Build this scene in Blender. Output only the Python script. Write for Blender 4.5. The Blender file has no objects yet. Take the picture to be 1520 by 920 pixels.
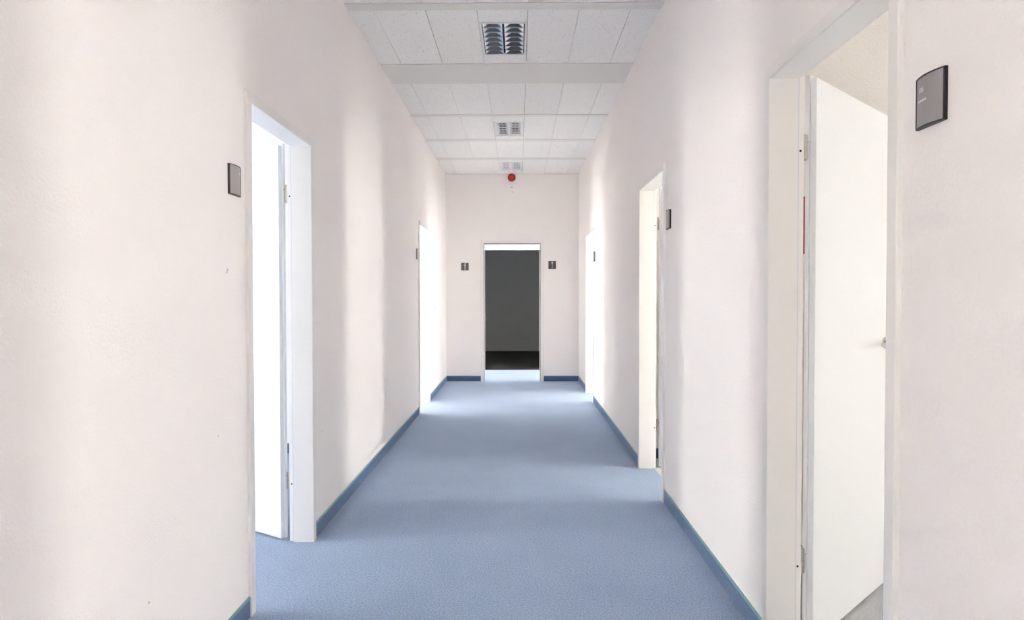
import bpy, bmesh, math, random
from mathutils import Matrix, Vector
random.seed(7)
S = bpy.context.scene
C = S.collection

# ------------------------------------------------------------------ camera
W, D, H = 2.041, 10.64, 3.186          # corridor width, distance to end wall, ceiling height
cam = bpy.data.cameras.new('camera')
cam.sensor_width = 36.0
cam.lens = 1024.78 / 1520 * 36
cam.clip_start = .05
co = bpy.data.objects.new('camera', cam); C.objects.link(co)
co.matrix_world = (Matrix.Translation((1.1098, 0, 1.3178)) @ Matrix.Rotation(.009, 4, 'Z')
                   @ Matrix.Rotation(math.pi / 2 - .0206, 4, 'X') @ Matrix.Rotation(-.0014, 4, 'Z'))
S.camera = co

# ------------------------------------------------------------------ sky, exposure
wd = bpy.data.worlds.new('overcast_sky'); S.world = wd; wd.use_nodes = True
bg = wd.node_tree.nodes['Background']
bg.inputs[0].default_value = (1.0, .965, .925, 1)
bg.inputs[1].default_value = 15.0
S.view_settings.view_transform = 'Standard'
S.view_settings.look = 'None'
S.view_settings.exposure = 1.92
S.view_settings.gamma = 1.0
S.view_settings.use_curve_mapping = False
S.cycles.max_bounces = 16
S.cycles.diffuse_bounces = 12
S.cycles.glossy_bounces = 6
S.cycles.transparent_max_bounces = 16
S.cycles.sample_clamp_indirect = 8.0


def portal(name, loc, size, direction):
    """sampling portal in a window opening (emits nothing of its own; lets Cycles find the sky)"""
    l = bpy.data.lights.new(name, 'AREA'); l.shape = 'RECTANGLE'; l.size, l.size_y = size
    l.cycles.is_portal = True
    o = bpy.data.objects.new(name, l); C.objects.link(o); o.location = loc
    o.rotation_euler = Vector(direction).to_track_quat('-Z', 'Z').to_euler()
    return o

# ------------------------------------------------------------------ materials
def mat(name, col=(.8, .8, .8), rough=.5, metal=0.0, build=None, spec=.5, **kw):
    m = bpy.data.materials.new(name); m.use_nodes = True
    nt = m.node_tree; b = nt.nodes['Principled BSDF']
    b.inputs['Base Color'].default_value = (*col, 1)
    b.inputs['Roughness'].default_value = rough
    b.inputs['Metallic'].default_value = metal
    b.inputs['Specular IOR Level'].default_value = spec
    for k, v in kw.items(): b.inputs[k].default_value = v
    if build: build(nt, b)
    return m

def coords(nt):
    return nt.nodes.new('ShaderNodeNewGeometry').outputs['Position']

def noise(nt, scale, detail=2, vec=None, rough=.5):
    n = nt.nodes.new('ShaderNodeTexNoise'); n.inputs['Scale'].default_value = scale
    n.inputs['Detail'].default_value = detail; n.inputs['Roughness'].default_value = rough
    nt.links.new(vec if vec is not None else coords(nt), n.inputs['Vector'])
    return n

def bump(nt, b, height, strength, dist):
    n = nt.nodes.new('ShaderNodeBump'); n.inputs['Strength'].default_value = strength
    n.inputs['Distance'].default_value = dist
    nt.links.new(height, n.inputs['Height']); nt.links.new(n.outputs[0], b.inputs['Normal'])

def ramp(nt, fac, stops):
    r = nt.nodes.new('ShaderNodeValToRGB')
    e = r.color_ramp.elements
    while len(e) < len(stops): e.new(.5)
    for i, (p, c) in enumerate(stops): e[i].position = p; e[i].color = (*c, 1)
    nt.links.new(fac, r.inputs[0]); return r

def woodchip(col, strength=.24):
    def build(nt, b):
        n = noise(nt, 105, 3, rough=.6)
        r = ramp(nt, n.outputs['Fac'], [(.35, (0, 0, 0)), (.68, (1, 1, 1))])
        bump(nt, b, r.outputs[0], strength, .004)
        n2 = noise(nt, 1.3, 3)
        c = ramp(nt, n2.outputs['Fac'], [(.3, tuple(x * .985 for x in col)), (.7, col)])
        nt.links.new(c.outputs[0], b.inputs['Base Color'])
    return build

def carpet(c0, c1, scale=420):
    def build(nt, b):
        n = noise(nt, scale, 3, rough=.7)
        big = noise(nt, 2.2, 4)
        mx = nt.nodes.new('ShaderNodeMath'); mx.operation = 'MULTIPLY_ADD'
        nt.links.new(big.outputs['Fac'], mx.inputs[0]); mx.inputs[1].default_value = .14
        nt.links.new(n.outputs['Fac'], mx.inputs[2])
        r = ramp(nt, mx.outputs[0], [(.36, c0), (.78, c1)])
        nt.links.new(r.outputs[0], b.inputs['Base Color'])
        bump(nt, b, n.outputs['Fac'], .6, .006)
    return build

def fissured(nt, b):
    p = coords(nt)
    v = nt.nodes.new('ShaderNodeTexVoronoi'); v.inputs['Scale'].default_value = 95
    nt.links.new(p, v.inputs['Vector'])
    sel = noise(nt, 60, 1, p)
    a = nt.nodes.new('ShaderNodeMath'); a.operation = 'ADD'
    nt.links.new(v.outputs['Distance'], a.inputs[0]); nt.links.new(sel.outputs['Fac'], a.inputs[1])
    r = ramp(nt, a.outputs[0], [(.55, (.38, .375, .365)), (.63, (.95, .936, .915))])
    oi = nt.nodes.new('ShaderNodeObjectInfo')
    mr = nt.nodes.new('ShaderNodeMapRange'); mr.inputs[3].default_value = .965; mr.inputs[4].default_value = 1.0
    nt.links.new(oi.outputs['Random'], mr.inputs[0])
    mm = nt.nodes.new('ShaderNodeMix'); mm.data_type = 'RGBA'; mm.blend_type = 'MULTIPLY'; mm.inputs[0].default_value = 1
    nt.links.new(r.outputs[0], mm.inputs[6]); nt.links.new(mr.outputs[0], mm.inputs[7])
    nt.links.new(mm.outputs[2], b.inputs['Base Color'])
    bump(nt, b, a.outputs[0], .35, .003)

def pane_build(nt, b):
    t = nt.nodes.new('ShaderNodeBsdfTransparent'); g = nt.nodes.new('ShaderNodeBsdfGlossy')
    g.inputs['Roughness'].default_value = .02
    m = nt.nodes.new('ShaderNodeMixShader'); m.inputs[0].default_value = .06
    nt.links.new(t.outputs[0], m.inputs[1]); nt.links.new(g.outputs[0], m.inputs[2])
    nt.links.new(m.outputs[0], nt.nodes['Material Output'].inputs['Surface'])

M = {}
WALL = (.942, .903, .874)
M['wall'] = mat('warm_white_woodchip', WALL, .75, build=woodchip(WALL), spec=.25)
M['room_wall'] = mat('white_woodchip_room', (.88, .87, .855), .75, build=woodchip((.88, .87, .855)), spec=.25)
M['dull_wall'] = mat('cream_woodchip_room', (.82, .80, .775), .75, build=woodchip((.82, .80, .775), .35), spec=.25)  # room wall tone lowered to dim the first right office
M['carpet'] = mat('blue_carpet', rough=.95, build=carpet((.15, .235, .385), (.45, .56, .74), 130), spec=.1,
                  **{'Sheen Weight': .2, 'Sheen Roughness': .45})
M['grey_carpet'] = mat('grey_carpet', rough=.95, build=carpet((.50, .51, .52), (.72, .73, .74), 160), spec=.1,
                       **{'Sheen Weight': .3})
M['mid_carpet'] = mat('mid_grey_carpet', rough=.95, build=carpet((.36, .37, .385), (.64, .65, .67), 160), spec=.1)
M['skirting'] = mat('navy_carpet_strip', rough=.9, build=carpet((.05, .08, .16), (.125, .175, .30)), spec=.2,
                    **{'Sheen Weight': .9, 'Sheen Roughness': .35, 'Sheen Tint': (.5, .72, 1, 1)})
M['cap'] = mat('teal_plastic_cap', (.16, .34, .38), .35)
M['frame'] = mat('white_lacquered_steel', (.88, .86, .83), .32, spec=.45)
M['leaf'] = mat('white_door_laminate', (.80, .815, .83), .38, spec=.4)
M['seal'] = mat('pale_rubber_seal', (.72, .75, .82), .5)
M['dark_seal'] = mat('dark_rubber_seal', (.10, .10, .13), .6)
M['hole'] = mat('dark_hole', (.012, .012, .012), .9)
M['steel'] = mat('brushed_steel', (.60, .57, .52), .22, 1)
M['tile'] = mat('mineral_fibre_tile', rough=.9, build=fissured, spec=.1)
M['strip'] = mat('grey_white_ceiling_strip', (.81, .79, .755), .6)
M['plenum'] = mat('plenum_board', (.30, .30, .29), .9)
M['lamp_white'] = mat('white_lamp_sheet', (.85, .85, .84), .35)
M['mirror'] = mat('polished_aluminium', (.88, .89, .92), .07, 1)
M['satin'] = mat('satin_white_louvre', (.90, .90, .92), .3)
M['lamp_dark'] = mat('dark_lamp_gap', (.02, .022, .028), .4)
M['tube'] = mat('fluorescent_tube', (.9, .9, .88), .25)
M['red'] = mat('red_plastic', (.30, .008, .012), .22)
M['red2'] = mat('bright_red_plastic', (.52, .02, .025), .25)
M['sign_rim'] = mat('dark_grey_sign_rim', (.022, .021, .021), .4)
M['sign_face'] = mat('silver_grey_sign', (.40, .385, .375), .36, .75)
M['print'] = mat('white_print', (.85, .84, .82), .6)
M['wc_face'] = mat('slate_grey_sign', (.085, .085, .085), .4)
M['mark'] = mat('grey_wall_mark', (.55, .53, .53), .9)
M['board'] = mat('red_board', (.42, .03, .03), .6)
M['dark_wall'] = mat('grey_painted_wall', (.80, .80, .78), .7, build=woodchip((.80, .80, .78), .1))
M['dark_floor'] = mat('charcoal_carpet', rough=.95, build=carpet((.06, .06, .058), (.11, .11, .105)), spec=.1)
M['back_wall'] = mat('dark_grey_paint', (.08, .085, .095), .7)
M['mat_dark'] = mat('charcoal_mat', rough=.95, build=carpet((.015, .016, .02), (.04, .042, .05), 200), spec=.1)
M['white_room'] = mat('white_matte_paint', (.85, .85, .84), .8)
M['pane'] = mat('window_pane', build=pane_build)

# ------------------------------------------------------------------ mesh helpers
class MB:
    def __init__(s): s.v = []; s.f = []
    def add(s, vs, fs):
        k = len(s.v); s.v += [tuple(p) for p in vs]; s.f += [tuple(i + k for i in f) for f in fs]; return s
    def box(s, x0, x1, y0, y1, z0, z1):
        vs = [(x, y, z) for z in (z0, z1) for y in (y0, y1) for x in (x0, x1)]
        return s.add(vs, [(0, 2, 3, 1), (4, 5, 7, 6), (0, 1, 5, 4), (2, 6, 7, 3), (0, 4, 6, 2), (1, 3, 7, 5)])
    def loft(s, loops, closed=True, caps=True):
        n = len(loops[0]); vs = [p for l in loops for p in l]; fs = []
        for a in range(len(loops) - 1):
            for i in range(n if closed else n - 1):
                j = (i + 1) % n
                fs.append((a * n + i, a * n + j, (a + 1) * n + j, (a + 1) * n + i))
        if caps:
            fs.append(tuple(reversed(range(n)))); fs.append(tuple((len(loops) - 1) * n + i for i in range(n)))
        return s.add(vs, fs)
    def rod(s, a, b, r, n=16, r2=None):
        a, b = Vector(a), Vector(b); d = (b - a).normalized()
        p = d.orthogonal().normalized(); q = d.cross(p)
        L = lambda c, rr: [tuple(c + (p * math.cos(t) + q * math.sin(t)) * rr) for t in (2 * math.pi * i / n for i in range(n))]
        return s.loft([L(a, r), L(b, r if r2 is None else r2)])
    def lathe(s, c, axis, prof, n=40):
        c = Vector(c); d = Vector(axis).normalized(); p = d.orthogonal().normalized(); q = d.cross(p)
        return s.loft([[tuple(c + d * h + (p * math.cos(t) + q * math.sin(t)) * r) for t in (2 * math.pi * i / n for i in range(n))] for r, h in prof])
    def mesh(s, name, m, smooth=False, bevel=0):
        me = bpy.data.meshes.new(name); me.from_pydata(s.v, [], s.f)
        bm = bmesh.new(); bm.from_mesh(me)
        bmesh.ops.recalc_face_normals(bm, faces=bm.faces[:])
        if bevel:
            bmesh.ops.bevel(bm, geom=bm.edges[:], offset=bevel, segments=2, profile=.6, affect='EDGES')
        bm.to_mesh(me); bm.free()
        me.materials.append(m)
        if smooth:
            for p in me.polygons: p.use_smooth = True
            me.set_sharp_from_angle(angle=math.radians(35))
        return me
    def build(s, name, m, parent=None, smooth=False, bevel=0):
        return link(name, s.mesh(name, m, smooth, bevel), parent)

def link(name, me, parent=None):
    o = bpy.data.objects.new(name, me); C.objects.link(o)
    if parent: adopt(o, parent)
    return o

def adopt(o, parent):
    o.parent = parent
    o.matrix_parent_inverse = Matrix.Translation(-parent.location)

def empty(name, loc):
    o = bpy.data.objects.new(name, None); o.empty_display_size = .05
    o.location = loc; C.objects.link(o); return o

def tag(o, label, cat=None, group=None, kind=None):
    o['label'] = label
    if cat: o['category'] = cat
    if group: o['group'] = group
    if kind: o['kind'] = kind
    return o

def struct(o, label): return tag(o, label, kind='structure')

# ------------------------------------------------------------------ setting: layout
T = .107                                     # corridor wall thickness
DOORH = 2.11
LDOORS = [(-1.5, -.68), (2.848, 3.664), (7.712, 8.534)]  # first opening on each side is unseen, added for light
RDOORS = [(-2.3, -1.48), (1.732, 2.546), (4.424, 5.246), (8.552, 9.376)]
YB = -6.0                                    # corridor goes on behind the camera
CUT = .03                                    # wall opening lies behind the frame lip
END_Y = 12.25                                # far wall of the cross corridor
ROOM_H = 3.0

def wall_with_doors(name, x0, x1, doors, label):
    m = MB(); y = YB
    for a, b in doors:
        m.box(x0, x1, y, a - CUT, 0, H + .05); m.box(x0, x1, a - CUT, b + CUT, DOORH + CUT, H + .05); y = b + CUT
    m.box(x0, x1, y, D, 0, H + .05)
    return struct(m.build(name, M['wall']), label)
wall_left = wall_with_doors('wall_left', -T, 0, LDOORS, 'warm white woodchip corridor wall with two doorways')
wall_right = wall_with_doors('wall_right', W, W + T, RDOORS, 'warm white woodchip corridor wall with three doorways')

EX0, EX1, EH = .577, 1.456, 2.124            # end doorway
TE = .12
m = MB()
m.box(-4.3, EX0 - CUT, D, D + TE, 0, H + .05); m.box(EX1 + CUT, 6.3, D, D + TE, 0, H + .05)
m.box(EX0 - CUT, EX1 + CUT, D, D + TE, EH + CUT, H + .05)
wall_end = struct(m.build('wall_end', M['wall']), 'end wall of the corridor around the dark doorway')

m = MB(); m.box(-T, W + T, YB, D, -.06, 0)
m.box(EX0 - CUT, EX1 + CUT, D, D + TE, -.06, 0)
floor = struct(m.build('floor', M['carpet']), 'blue grey carpet running down the corridor')

# corridor end behind the camera; dark door added for the lamp reflections
struct(MB().box(-T, W + T, YB - .12, YB, 0, H + .05).build('wall_back', M['wall']), 'white wall closing the corridor behind the viewer')
bd = struct(empty('door_9', (W / 2, YB, 0)), 'dark double door behind the viewer')
for xa, xb in ((.25, W / 2 - .003), (W / 2 + .003, W - .25)):
    MB().box(xa, xb, YB, YB + .04, .01, 2.6).build('door_leaf', M['back_wall'], bd)

def window(i, axis, at, a, b, z0, z1, label):
    """white framed window with one mullion; axis 'x': lies in plane x = at, runs along y"""
    root = empty('window_%d' % i, (at, (a + b) / 2, z0) if axis == 'x' else ((a + b) / 2, at, z0))
    struct(root, label)
    P = (lambda m, s0, s1, t, q0, q1: m.box(at - t, at + t, s0, s1, q0, q1)) if axis == 'x' else (lambda m, s0, s1, t, q0, q1: m.box(s0, s1, at - t, at + t, q0, q1))
    f = MB(); w = .06
    P(f, a, a + w, .035, z0, z1); P(f, b - w, b, .035, z0, z1)
    P(f, a + w, b - w, .035, z0, z0 + w); P(f, a + w, b - w, .035, z1 - w, z1)
    f.build('window_frame', M['frame'], root)
    mid = (a + b) / 2
    g = MB(); P(g, mid - .03, mid + .03, .035, z0 + w, z1 - w); g.build('mullion', M['frame'], root)
    for p, q in ((a + w, mid - .03), (mid + .03, b - w)):
        g = MB(); P(g, p, q, .004, z0 + w, z1 - w); g.build('pane', M['pane'], root)
    return root

NW = [0]
def outer_wall(name, x, sgn, y0, y1, wins, z0=.1, z1=2.35):
    m = MB(); xa, xb = sorted((x, x + sgn * .3)); y = y0
    for a, b in wins:
        m.box(xa, xb, y, a, 0, ROOM_H); m.box(xa, xb, a, b, 0, z0); m.box(xa, xb, a, b, z1, ROOM_H); y = b
        NW[0] += 1
        window(NW[0], 'x', x + sgn * .2, a, b, z0, z1, 'white framed office window of the %s' % name.replace('_', ' '))
        portal('daylight_portal', (x + sgn * .29, (a + b) / 2, (z0 + z1) / 2), (b - a, z1 - z0), (-sgn, 0, 0))
    m.box(xa, xb, y, y1, 0, ROOM_H)
    return m

XL, XR = -4.3, 6.3
# name, side, y0, y1, windows (unseen, placed and sized for the corridor light), floor material
ROOMS = [('rear_left_office', -1, -4.5, -.2, [(-3.6, -.3)], 'grey_carpet'),  # unseen room added to feed light through its doorway
         ('first_left_office', -1, -.1, 5.76, [(.8, 1.2), (2.8, 3.42)], 'carpet'),
         ('second_left_office', -1, 5.88, D, [(7.4, 8.5), (9.9, 10.4)], 'grey_carpet'),
         ('rear_right_office', 1, -4.5, -.9, [(-3.2, -1.1)], 'grey_carpet'),  # likewise an unseen room, added for its light
         ('first_right_office', 1, -.8, 3.40, [(1.73, 2.245)], 'mid_carpet'),
         ('second_right_office', 1, 3.50, 5.58, [(4.08, 4.70)], 'grey_carpet'),
         ('third_right_office', 1, 5.70, D, [(6.1, 6.7), (8.5, 9.4)], 'grey_carpet')]
for name, sg, y0, y1, wins, fl in ROOMS:
    nice = name.replace('_', ' ')
    xi = -T if sg < 0 else W + T; xo = XL if sg < 0 else XR
    RW, RC = (M['dull_wall'], M['dull_wall']) if name.startswith('first_right') else (M['room_wall'], M['white_room'])
    xa, xb = sorted((xi, xo))
    m = outer_wall(name, xo, sg, y0, y1, wins)
    if y0 == -4.5: m.box(xa, xb, y0 - .1, y0, 0, ROOM_H)
    struct(m.build('wall_' + name, RW), 'daylit window wall of the ' + nice)
    if y1 != D:
        nxt = {5.76: 5.88, 3.40: 3.50, 5.58: 5.70, -.9: -.8, -.2: -.1}[y1]
        struct(MB().box(xa, xb, y1, nxt, 0, ROOM_H).build('wall_partition_' + name, RW), 'white woodchip partition closing off the ' + nice)
    struct(MB().box(xa, xb, y0, y1, -.06, 0).build('floor_' + name, M[fl]), ('blue' if fl == 'carpet' else 'grey') + ' carpet floor of the ' + nice)
    struct(MB().box(xa, xb, y0, y1, ROOM_H, ROOM_H + .1).build('ceiling_' + name, RC), 'white ceiling of the ' + nice)
# cross corridor and dim room beyond the end doorway
y0, y1 = D + TE, END_Y
struct(MB().box(-4.3, 6.3, y0, y1, -.06, 0).build('floor_cross_corridor', M['carpet']), 'bright strip of blue carpet beyond the end doorway')
struct(MB().box(-4.3, 6.3, y0, y1, 2.7, 2.8).build('ceiling_cross_corridor', M['white_room']), 'white ceiling of the cross corridor')
OX0, OX1, OH = .40, 1.62, 2.132
m = MB().box(-4.3, OX0, y1, y1 + .12, 0, 2.8).box(OX1, 6.3, y1, y1 + .12, 0, 2.8).box(OX0, OX1, y1, y1 + .12, OH, 2.8)
struct(m.build('wall_cross_corridor', M['room_wall']), 'white wall of the cross corridor with a wide opening')
m = MB().box(OX0, OX1, y1 - .012, y1, OH, OH + .052)
struct(m.build('trim_1', M['frame']), 'white lintel board over the opening to the dim room')
for x, sg, side in ((-4.3, -1, 'left'), (6.3, 1, 'right')):
    xa, xb = sorted((x, x + sg * .2))
    m = MB().box(xa, xb, y0, y1, 0, 1.0).box(xa, xb, y0, y1, 2.0, 2.8)
    struct(m.build('wall_cross_corridor_' + side, M['room_wall']), 'white window wall at the %s end of the cross corridor' % side)
    NW[0] += 1
    window(NW[0], 'x', x + sg * .1, y0, y1, 1.0, 2.0, 'full width window at the %s end of the cross corridor' % side)
    portal('daylight_portal', (x + sg * .19, (y0 + y1) / 2, 1.5), (y1 - y0, 1.0), (-sg, 0, 0))
yb = 16.43
struct(MB().box(-.8, 3.0, y1 + .12, yb, -.06, 0).box(OX0, OX1, y1, y1 + .12, -.06, 0).build('floor_dim_room', M['dark_floor']), 'charcoal carpet of the dim room beyond')
struct(MB().box(-.8, 3.0, yb, yb + .1, 0, 2.8).build('wall_dim_room', M['dark_wall']), 'grey wall at the back of the dim room')
struct(MB().box(-.9, -.8, y1 + .12, yb, 0, 2.8).build('wall_dim_room_left', M['dark_wall']), 'grey left side wall of the dim room')
struct(MB().box(3.0, 3.1, y1 + .12, yb, 0, 2.8).build('wall_dim_room_right', M['dark_wall']), 'grey right side wall of the dim room')
struct(MB().box(-.8, 3.0, y1 + .12, yb, 2.7, 2.8).build('ceiling_dim_room', M['dark_wall']), 'grey ceiling of the dim room')

# ------------------------------------------------------------------ suspended ceiling
ceiling = struct(empty('ceiling', (W / 2, 2, H)), 'suspended ceiling of speckled mineral tiles between smooth grey strips')
MB().box(-T, W + T, YB, D, H + .045, H + .06).build('plenum_board', M['plenum'], ceiling)
JX = [0, .168, .504, .840, 1.176, 1.512, 1.848, W]
ROWS = [(4.546, 5.597), (6.111, 7.154), (7.236, 8.287), (8.388, 9.404), (9.525, D - .028)]
STRIPS = [(5.597, 6.111), (7.154, 7.236), (8.287, 8.388), (9.404, 9.525), (4.441, 4.546), (D - .028, D)]
y = 4.441
while y > YB + 1.3:
    ROWS.append((y - 1.051, y)); STRIPS.append((y - 1.156, y - 1.051)); y -= 1.156
ROWS.append((YB, y))
LAMPS = [(4.757, 5.405), (7.464, 8.122), (9.690, 10.340)]
cache = {}
def tile(x0, x1, y0, y1):
    key = (round(x1 - x0, 3), round(y1 - y0, 3)); g = .0018
    if key not in cache:
        a, b = key
        cache[key] = MB().box(-a / 2 + g, a / 2 - g, -b / 2 + g, b / 2 - g, 0, .016).mesh('tile', M['tile'], bevel=.0012)
    o = bpy.data.objects.new('tile', cache[key]); C.objects.link(o); adopt(o, ceiling)
    o.location = ((x0 + x1) / 2, (y0 + y1) / 2, H + random.uniform(0, .0012))
for a, b in ROWS:
    for i in range(7):
        lamp = next((l for l in LAMPS if i == 3 and a < l[0] < b), None)
        if lamp: tile(JX[i], JX[i + 1], a, lamp[0]); tile(JX[i], JX[i + 1], lamp[1], b)
        else: tile(JX[i], JX[i + 1], a, b)
for a, b in STRIPS:
    MB().box(0, W, a + .001, b - .001, H - .004, H + .02).build('ceiling_strip', M['strip'], ceiling, bevel=.001)

# ------------------------------------------------------------------ doors
PROF = [(.030, 0), (.045, 0), (.045, .012), (.043, .014), (.002, .014), (0, .012), (0, -.093), (.015, -.093),
        (.015, -.119), (.017, -.121), (.050, -.121), (.050, -.107), (.030, -.107)]

def sweep(m, prof, a, b, h, tr):
    loops = []
    for s, z in ((0, 0), (0, 1), (1, 1), (1, 0)):
        loops.append([tr((a - u) if s == 0 else (b + u), d, (h + u) * z) for u, d in prof])
    return m.loft(loops)

def make_door(n, side, a, b, angle, label):
    tr = (lambda s, d, z: (d, s, z)) if side < 0 else (lambda s, d, z: (W - d, s, z))
    root = struct(empty('door_%d' % n, tr((a + b) / 2, -.05, 0)), label)
    fr = sweep(MB(), PROF, a, b, DOORH, tr).build('door_frame', M['frame'], root)
    sweep(MB(), [(.003, -.0935), (.0148, -.0935), (.0148, -.100), (.003, -.098)], a, b, DOORH, tr).build('seal', M['seal'], fr)
    # hinge axis on the far jamb, room side
    ax = Vector(tr(b + .034, -.132, 0)); th = math.radians(angle); sx = -1 if side < 0 else 1
    sv = Vector((sx * math.sin(th), -math.cos(th), 0)); tv = Vector((sx * math.cos(th), math.sin(th), 0))
    P = lambda s, t, z: tuple(ax + sv * s + tv * t + Vector((0, 0, z)))
    wd_ = (b - a) + .068
    # rebated leaf: body towards the corridor, overlapping lip towards the room
    s0, s1 = .023, wd_ - .023; l0, l1 = .012, wd_ - .012
    z0 = .012; zt = DOORH + .011; zl = DOORH + .024
    m = MB(); c = .0015
    out = [(s0, -.033 + c), (s0 + c, -.033), (s1 - c, -.033), (s1, -.033 + c), (s1, -.0115), (l1, -.0115), (l1, .004 - c), (l1 - c, .004), (l0 + c, .004), (l0, .004 - c), (l0, -.0115), (s0, -.0115)]
    m.loft([[P(s, t, z0) for s, t in out], [P(s, t, zt) for s, t in out]])
    lip = [(l0, -.0115), (l1, -.0115), (l1, .004), (l0, .004)]
    m.loft([[P(s, t, zt) for s, t in lip], [P(s, t, zl) for s, t in lip]])
    leaf = m.build('door_leaf', M['leaf'], root)
    # lever handles on both faces
    for f, t0 in ((-1, -.033), (1, .004)):
        hs = wd_ - .09; hz = 1.105
        rs = MB().lathe(P(hs, t0, hz), tv * f, [(.026, 0), (.026, .006), (.024, .008), (.012, .009)], 24).build('rosette', M['steel'], leaf, True)
        m = MB().rod(P(hs, t0 + f * .006, hz), P(hs, t0 + f * .055, hz), .0095, 16)
        m.rod(P(hs + .0095, t0 + f * .05, hz), P(hs - .175, t0 + f * .05, hz), .0095, 16)
        m.build('lever_handle', M['steel'], leaf, True)
    for z in (1.865, .325):
        m = MB()
        m.rod(P(0, 0, z - .045), P(0, 0, z - .0006), .009, 18).rod(P(0, 0, z + .0006), P(0, 0, z + .045), .009, 18)
        m.rod(P(0, 0, z - .048), P(0, 0, z + .048), .0055, 12)
        m.rod(P(.001, -.001, z + .022), P(.025, -.009, z + .022), .004, 8)
        q0 = tr(b + .034, -.132, z); q1 = tr(b + .036, -.119, z)
        m.rod((q0[0], q0[1], z - .022), (q1[0], q1[1], z - .022), .004, 8)
        m.build('hinge', M['steel'], root, True)
        p0 = Vector(tr(b + .0152, -.108, z - .016)); p1 = Vector(tr(b + .0145, -.108, z - .016))
        MB().rod(p0, p1, .0042, 14).build('screw_hole', M['hole'], fr)
    return root

make_door(1, -1, *LDOORS[1], 123, 'open white door in the near left doorway')
make_door(2, -1, *LDOORS[2], 105, 'white framed doorway far down the left wall')
make_door(3, 1, *RDOORS[1], 135, 'open white door in the nearest right doorway')
make_door(4, 1, *RDOORS[2], 99, 'white framed doorway halfway down the right wall')
make_door(5, 1, *RDOORS[3], 104, 'white framed doorway farthest down the right wall')

# unseen doorways added behind the viewer to let in more light
make_door(7, -1, *LDOORS[0], 150, 'white doorway in the left wall behind the viewer')
make_door(8, 1, *RDOORS[0], 150, 'white doorway in the right wall behind the viewer')

# end doorway: frame with its rebate towards the corridor, no leaf in view
tr = lambda s, d, z: (s, D - d, z)
root = struct(empty('door_6', ((EX0 + EX1) / 2, D + .05, 0)), 'white steel framed doorway in the end wall open to a dim room')
prof = [(.030, 0), (.045, 0), (.045, .012), (.043, .014), (.002, .014), (0, .012), (0, -.016), (-.015, -.016), (-.015, -.132), (-.013, -.134), (.045, -.134), (.045, -.12), (.030, -.12)]
fr = sweep(MB(), prof, EX0, EX1, EH, tr).build('door_frame', M['frame'], root)
sweep(MB(), [(0, -.006), (0, -.0159), (-.008, -.0159), (-.008, -.010)], EX0, EX1, EH, tr).build('seal', M['dark_seal'], fr)

# unseen dark mat added behind the viewer to darken the lamp reflections
struct(MB().box(.32, W - .32, -4.4, -.35, 0, .012).build('floor_mat', M['mat_dark'], bevel=.003), 'dark charcoal floor mat on the carpet behind the viewer')

# ------------------------------------------------------------------ skirting
BH, BT = .083, .009
def skirting(root, p, q, nrm):
    """carpet strip with a rounded teal cap from p to q, standing proud by BT along nrm"""
    p, q, n = Vector((*p, 0)), Vector((*q, 0)), Vector((*nrm, 0))
    def pr(m, prof): return m.loft([[tuple(e + n * a + Vector((0, 0, z))) for a, z in prof] for e in (p, q)])
    pr(MB(), [(0, 0), (BT - .002, 0), (BT - .002, BH - .007), (0, BH - .007)]).build('carpet_strip', M['skirting'], root)
    pr(MB(), [(0, BH - .007), (BT, BH - .0075), (BT + .0005, BH - .004), (BT - .002, BH), (.003, BH + .001), (0, BH)]).build('cap', M['cap'], root)

bl = struct(empty('baseboard_left', (0, 5, 0)), 'blue carpet skirting with teal cap along the left wall')
br = struct(empty('baseboard_right', (W, 5, 0)), 'blue carpet skirting with teal cap along the right wall')
be = struct(empty('baseboard_end', (W / 2, D, 0)), 'dark blue skirting on both sides of the end doorway')
F = .0455
for root, x, n, ds in ((bl, 0, 1, LDOORS), (br, W, -1, RDOORS)):
    y = YB
    for a, b in list(ds) + [(D + F - BT - .0025, 0)]:
        skirting(root, (x, y), (x, a - F), (n, 0)); y = b + F
skirting(be, (0, D), (EX0 - F, D), (0, -1)); skirting(be, (EX1 + F, D), (W, D), (0, -1))
b1 = struct(empty('baseboard_first_left_office', (-2, 5.76, 0)), 'dark blue skirting in the first left office')
skirting(b1, (XL, 5.76), (-T, 5.76), (0, -1))
b2 = struct(empty('baseboard_second_right_office', (4, 5.58, 0)), 'dark blue skirting in the second right office')
skirting(b2, (W + T, 5.58), (XR, 5.58), (0, -1))
b3 = struct(empty('baseboard_first_right_office', (4, 3.4, 0)), 'dark blue skirting in the first right office')
skirting(b3, (W + T, 3.40), (XR, 3.40), (0, -1))

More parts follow.
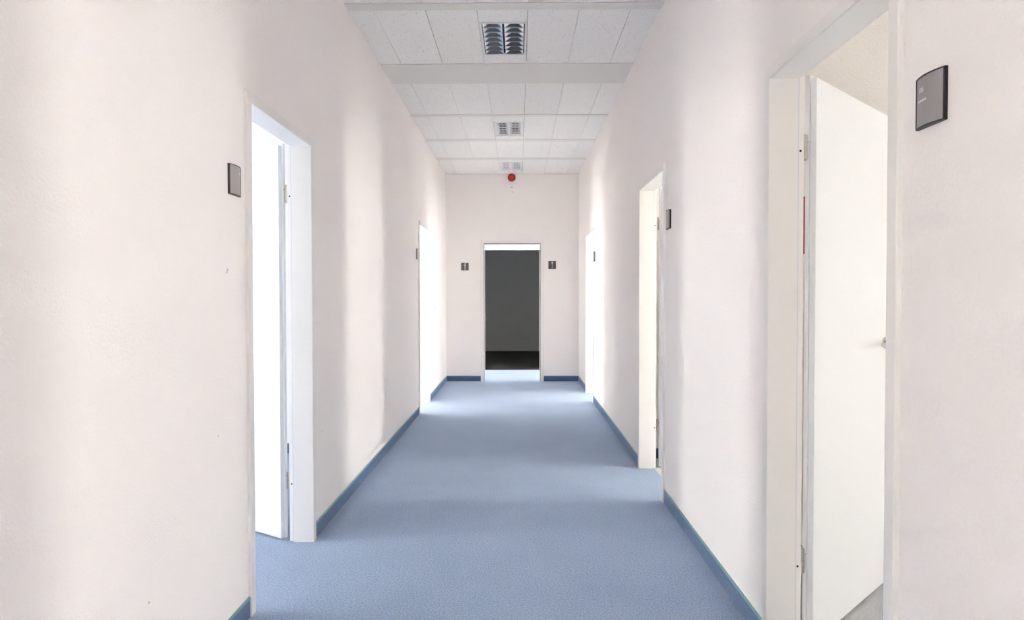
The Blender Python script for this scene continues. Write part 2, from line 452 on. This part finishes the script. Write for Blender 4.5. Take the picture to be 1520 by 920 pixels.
# ------------------------------------------------------------------ recessed louvre lamps
def make_lamp(y0, y1, label, mirrored=True):
    x0, x1 = JX[3] + .002, JX[4] - .002; y0 += .002; y1 -= .002
    root = tag(empty('ceiling_lamp', ((x0 + x1) / 2, (y0 + y1) / 2, H)), label, 'ceiling lamp', 'recessed louvre lamps')
    w = .016
    MB().box(x0, x0 + w, y0, y1, H - .003, H + .012).box(x1 - w, x1, y0, y1, H - .003, H + .012) \
        .box(x0 + w, x1 - w, y0, y0 + w, H - .003, H + .012).box(x0 + w, x1 - w, y1 - w, y1, H - .003, H + .012).build('lamp_frame', M['lamp_white'], root)
    ix0, ix1, iy0, iy1, zt = x0 + w, x1 - w, y0 + w, y1 - w, H + .044
    h = MB().box(ix0 - .003, ix0, iy0, iy1, H + .012, zt).box(ix1, ix1 + .003, iy0, iy1, H + .012, zt) \
        .box(ix0, ix1, iy0 - .003, iy0, H + .012, zt).box(ix0, ix1, iy1, iy1 + .003, H + .012, zt).box(ix0, ix1, iy0, iy1, zt - .002, zt)
    h.build('housing', M['lamp_dark'], root)
    mid = (ix0 + ix1) / 2; gap = .0075
    if not mirrored:      # white sheet bands frame the two louvre fields
        MB().box(ix0, ix0 + .022, iy0, iy1, H + .002, H + .006).box(ix1 - .022, ix1, iy0, iy1, H + .002, H + .006).box(mid - .016, mid + .016, iy0, iy1, H + .002, H + .006) \
            .box(ix0 + .022, mid - .016, iy0, iy0 + .03, H + .002, H + .006).box(mid + .016, ix1 - .022, iy0, iy0 + .03, H + .002, H + .006) \
            .box(ix0 + .022, mid - .016, iy1 - .03, iy1, H + .002, H + .006).box(mid + .016, ix1 - .022, iy1 - .03, iy1, H + .002, H + .006).build('louvre_surround', M['lamp_white'], root)
        iy0 += .03; iy1 -= .03
    for a, b in (((ix0 + gap, mid - gap), (mid + gap, ix1 - gap)) if mirrored else ((ix0 + .0235, mid - .0175), (mid + .0175, ix1 - .0235))):
        lv = empty('louvre', ((a + b) / 2, (iy0 + iy1) / 2, H)); adopt(lv, root)
        # curved side reflectors, wide at the bottom and closing in towards the tube
        def child(m, name, material, smooth=False):
            o = m.build(name, material, None, smooth); o.parent = lv
            o.matrix_parent_inverse = Matrix.Translation(-lv.location); return o
        hh = .034; MM = M['mirror'] if mirrored else M['satin']
        arc = [((.056 if mirrored else .02) * (t ** 1.3), hh * t) for t in (0, .2, .4, .6, .8, 1)]
        for e, sg in ((a, 1), (b, -1)):
            pr = [(e + sg * dx, H + dz) for dx, dz in arc] + [(e, H + hh)]
            child(MB().loft([[(x, yy, z) for x, z in pr] for yy in (iy0 + .001, iy1 - .001)]), 'side_reflector', MM, True)
        n = 7 if mirrored else 5; cell = (iy1 - iy0) / n
        bl_ = [(.001 + (.0118 if mirrored else .004) * (t ** 1.1), (.03 if mirrored else .015) * t) for t in (0, .25, .5, .75, 1)]
        for k in range(0, n + 1):
            yc = iy0 + k * cell; yc = min(max(yc, iy0 + .012), iy1 - .012)
            pr = [(yc - dy, H + .001 + dz) for dy, dz in bl_] + [(yc + dy, H + .001 + dz) for dy, dz in reversed(bl_)]
            child(MB().loft([[(x, yy, z) for yy, z in pr] for x in (a + .002, b - .002)]), 'cross_blade', MM, True)
        child(MB().rod(((a + b) / 2, iy0 + .01, H + .036), ((a + b) / 2, iy1 - .01, H + .036), .006, 14), 'fluorescent_tube', M['tube'], True)
    return root
make_lamp(*LAMPS[0], 'large recessed louvre lamp with dark cells, nearest in the ceiling')
make_lamp(*LAMPS[1], 'recessed louvre lamp in the middle of the ceiling, between the other two lamps', False)
make_lamp(*LAMPS[2], 'small bright recessed louvre lamp just above the red alarm sounder', False)

# ------------------------------------------------------------------ alarm sounder
al = tag(empty('alarm_sounder', (1.012, D, 3.122)), 'round red alarm sounder high on the end wall under the ceiling', 'alarm')
c = (1.012, D, 3.122)
MB().lathe(c, (0, -1, 0), [(.050, 0), (.052, .004), (.052, .030), (.050, .034)], 48).build('base', M['red'], al, True)
MB().lathe(c, (0, -1, 0), [(.0575, .034), (.060, .038), (.060, .070), (.056, .080), (.044, .087), (.030, .089)], 48).build('horn', M['red'], al, True)
MB().lathe(c, (0, -1, 0), [(.032, .089), (.032, .094), (.028, .099), (.016, .101), (.007, .0995)], 40).build('front_boss', M['red2'], al, True)
MB().lathe(c, (0, -1, 0), [(.007, .0996), (.007, .103), (.005, .1045)], 20).build('screw', M['red'], al, True)

# ------------------------------------------------------------------ signs
def text_mesh(body, size):
    cu = bpy.data.curves.new('t', 'FONT'); cu.body = body; cu.size = size; cu.extrude = .0002
    cu.align_x = 'LEFT'; cu.align_y = 'CENTER'; cu.resolution_u = 4
    o = bpy.data.objects.new('t', cu); C.objects.link(o)
    dg = bpy.context.evaluated_depsgraph_get(); dg.update()
    me = bpy.data.meshes.new_from_object(o.evaluated_get(dg))
    v = [x.co.copy() for x in me.vertices]; f = [tuple(p.vertices) for p in me.polygons]
    bpy.data.objects.remove(o); bpy.data.curves.remove(cu); bpy.data.meshes.remove(me)
    return v, f

def make_sign(tr, w, h, label, texts=(), blank=False):
    """bowed sign: tr(s, d, z) with s to the reader's right, d out of the wall"""
    root = tag(empty('room_sign', tr(0, 0, 0)), label, 'sign', 'bowed door signs along the side walls')
    def arc(s, edge, bulge): t = 2 * s / w; return edge + bulge * (1 - t * t)
    N = 14; ss = [-w / 2 + w * i / N for i in range(N + 1)]
    E0, B = .0065, .0095
    # back shell with side walls
    prof = [(s, arc(s, E0, B)) for s in ss]
    body = [(-w / 2, 0)] + [(s, d - .0012) for s, d in prof] + [(w / 2, 0)]
    MB().loft([[tr(s, d, z) for s, d in body] for z in (-h / 2 + .003, h / 2 - .003)]).build('backplate', M['sign_rim'], root)
    # end caps
    for z0, z1 in ((-h / 2, -h / 2 + .003), (h / 2 - .003, h / 2)):
        cap = [(-w / 2 - .001, 0)] + [(s * 1.018, d + .0012) for s, d in prof] + [(w / 2 + .001, 0)]
        MB().loft([[tr(s, d, z) for s, d in cap] for z in (z0, z1)]).build('end_cap', M['sign_rim'], root)
    # side rims
    for sg in (-1, 1):
        r = [(sg * w / 2, 0), (sg * (w / 2 + .001), 0), (sg * (w / 2 + .001), E0 + .001), (sg * (w / 2 - .002), E0 + .0026), (sg * (w / 2 - .002), E0 - .0015)]
        MB().loft([[tr(s, d, z) for s, d in r] for z in (-h / 2 + .003, h / 2 - .003)]).build('side_rim', M['sign_rim'], root)
    # silver insert
    k = .955
    ins = [(s * k, arc(s * k, E0, B) - .0012) for s in ss] + [(s * k, arc(s * k, E0, B)) for s in reversed(ss)]
    face = MB().loft([[tr(s, d, z) for s, d in ins] for z in (-h / 2 + .003, h / 2 - .003)]).build('face_plate', M['sign_face'], root, True)
    for body, size, s0, z0 in texts:
        if body is None:      # small unreadable line: a run of short strokes
            m = MB(); s = s0
            for i in range(9):
                ww = size * (.34 if i % 3 else .5); d = arc(s, E0, B); hh = size * (.5 if i % 4 else .75)
                vs = [tr(s + a, d + .0001 + b, z0 + c_) for c_ in (-size * .3, hh * .6) for a, b in ((0, 0), (ww, 0), (ww, .0003), (0, .0003))]
                m.add(vs, [(0, 1, 2, 3), (4, 5, 6, 7), (0, 1, 5, 4), (1, 2, 6, 5), (2, 3, 7, 6), (3, 0, 4, 7)]); s += ww * 1.35
            m.build('lettering', M['print'], face)
        else:
            v, f = text_mesh(body, size)
            MB().add([tr(s0 + p.x, arc(s0 + p.x, E0, B) + .0002 + p.z, z0 + p.y) for p in v], f).build('lettering', M['print'], face)
    return root

def on_left(yc, zc): return lambda s, d, z: (d, yc + s, zc + z)            # facing the left wall, right hand is +y
def on_right(yc, zc): return lambda s, d, z: (W - d, yc - s, zc + z)
SW, SH = .106, .116
make_sign(on_right(1.567, 1.757), SW, SH, 'large grey bowed sign reading 106 beside the nearest right doorway', [('106', .0165, -.034, .026), (None, .0075, -.035, .002)])
make_sign(on_left(2.692, 1.768), SW, SH, 'grey bowed sign beside the near left doorway', [('136', .013, .018, .030)])
make_sign(on_right(4.275, 1.786), SW, SH, 'narrow looking grey sign beside the doorway halfway down the right wall')
make_sign(on_right(8.41, 1.792), SW, SH, 'tiny dark sign beside the farthest doorway on the right wall')
make_sign(on_left(7.56, 1.776), SW, SH, 'tiny dark sign beside the far doorway on the left wall')

def wc_sign(x0, x1, z0, z1, label, kind):
    root = tag(empty('pictogram_sign', ((x0 + x1) / 2, D, (z0 + z1) / 2)), label, 'sign', 'pictogram signs on the end wall')
    xc, zc, w, h = (x0 + x1) / 2, (z0 + z1) / 2, x1 - x0, z1 - z0
    pl = MB().box(x0, x1, D - .008, D, z0, z1).build('plate', M['wc_face'], root, bevel=.0015)
    B_ = lambda m, a, b, c_, d: m.box(xc + a * w, xc + b * w, D - .0092, D - .0079, zc + c_ * h, zc + d * h)
    if kind == 0:
        m = B_(MB(), -.03, .07, -.5 + .02, .5 - .02); B_(m, -.20, -.03, .16, .23); B_(m, .07, .12, .16, .23)
        m.build('pictogram', M['print'], pl)
    else:
        m = MB(); B_(m, -.035, .035, -.42, .2)
        tri = [(-.14, .20), (.14, .20), (.03, .40), (-.03, .40)]
        m.loft([[(xc + a * w, yy, zc + c_ * h) for a, c_ in tri] for yy in (D - .0092, D - .0079)])
        m.build('pictogram', M['print'], pl)
wc_sign(.233, .347, 1.709, 1.827, 'square slate sign with a full height white stroke, by the end doorway', 0)
wc_sign(1.576, 1.689, 1.731, 1.853, 'square slate sign with a small white arrow shape, on the end wall', 1)

# ------------------------------------------------------------------ small wall details
sw = tag(empty('light_switch', (0, 9.22, 1.155)), 'white light switch on the left wall past the far doorway', 'switch')
MB().box(0, .008, 9.18, 9.26, 1.115, 1.195).build('plate', M['leaf'], sw, bevel=.002)
MB().box(.008, .012, 9.193, 9.247, 1.128, 1.182).build('rocker', M['frame'], sw, bevel=.0015)
nb = tag(MB().box(2.40, 2.60, 3.388, 3.40, 1.52, 1.80).build('notice_board', M['board'], bevel=.002), 'red board glimpsed through the hinge gap of the nearest right door', 'board')
for y, z, r in ((5.772, 1.934, .007), (5.795, 1.934, .006), (2.628, 1.418, .006), (2.622, 1.409, .004), (3.878, .554, .004), (2.044, .399, .004), (2.534, .801, .003)):
    MB().rod((-.001, y, z), (.0006, y, z), r, 10).build('wall_mark', M['mark'], wall_left)
for x, z, r in ((1.014, 2.983, .011), (1.028, 2.910, .008)):
    MB().rod((x, D + .001, z), (x, D - .0006, z), r, 12).build('drill_hole', M['mark'], wall_end)
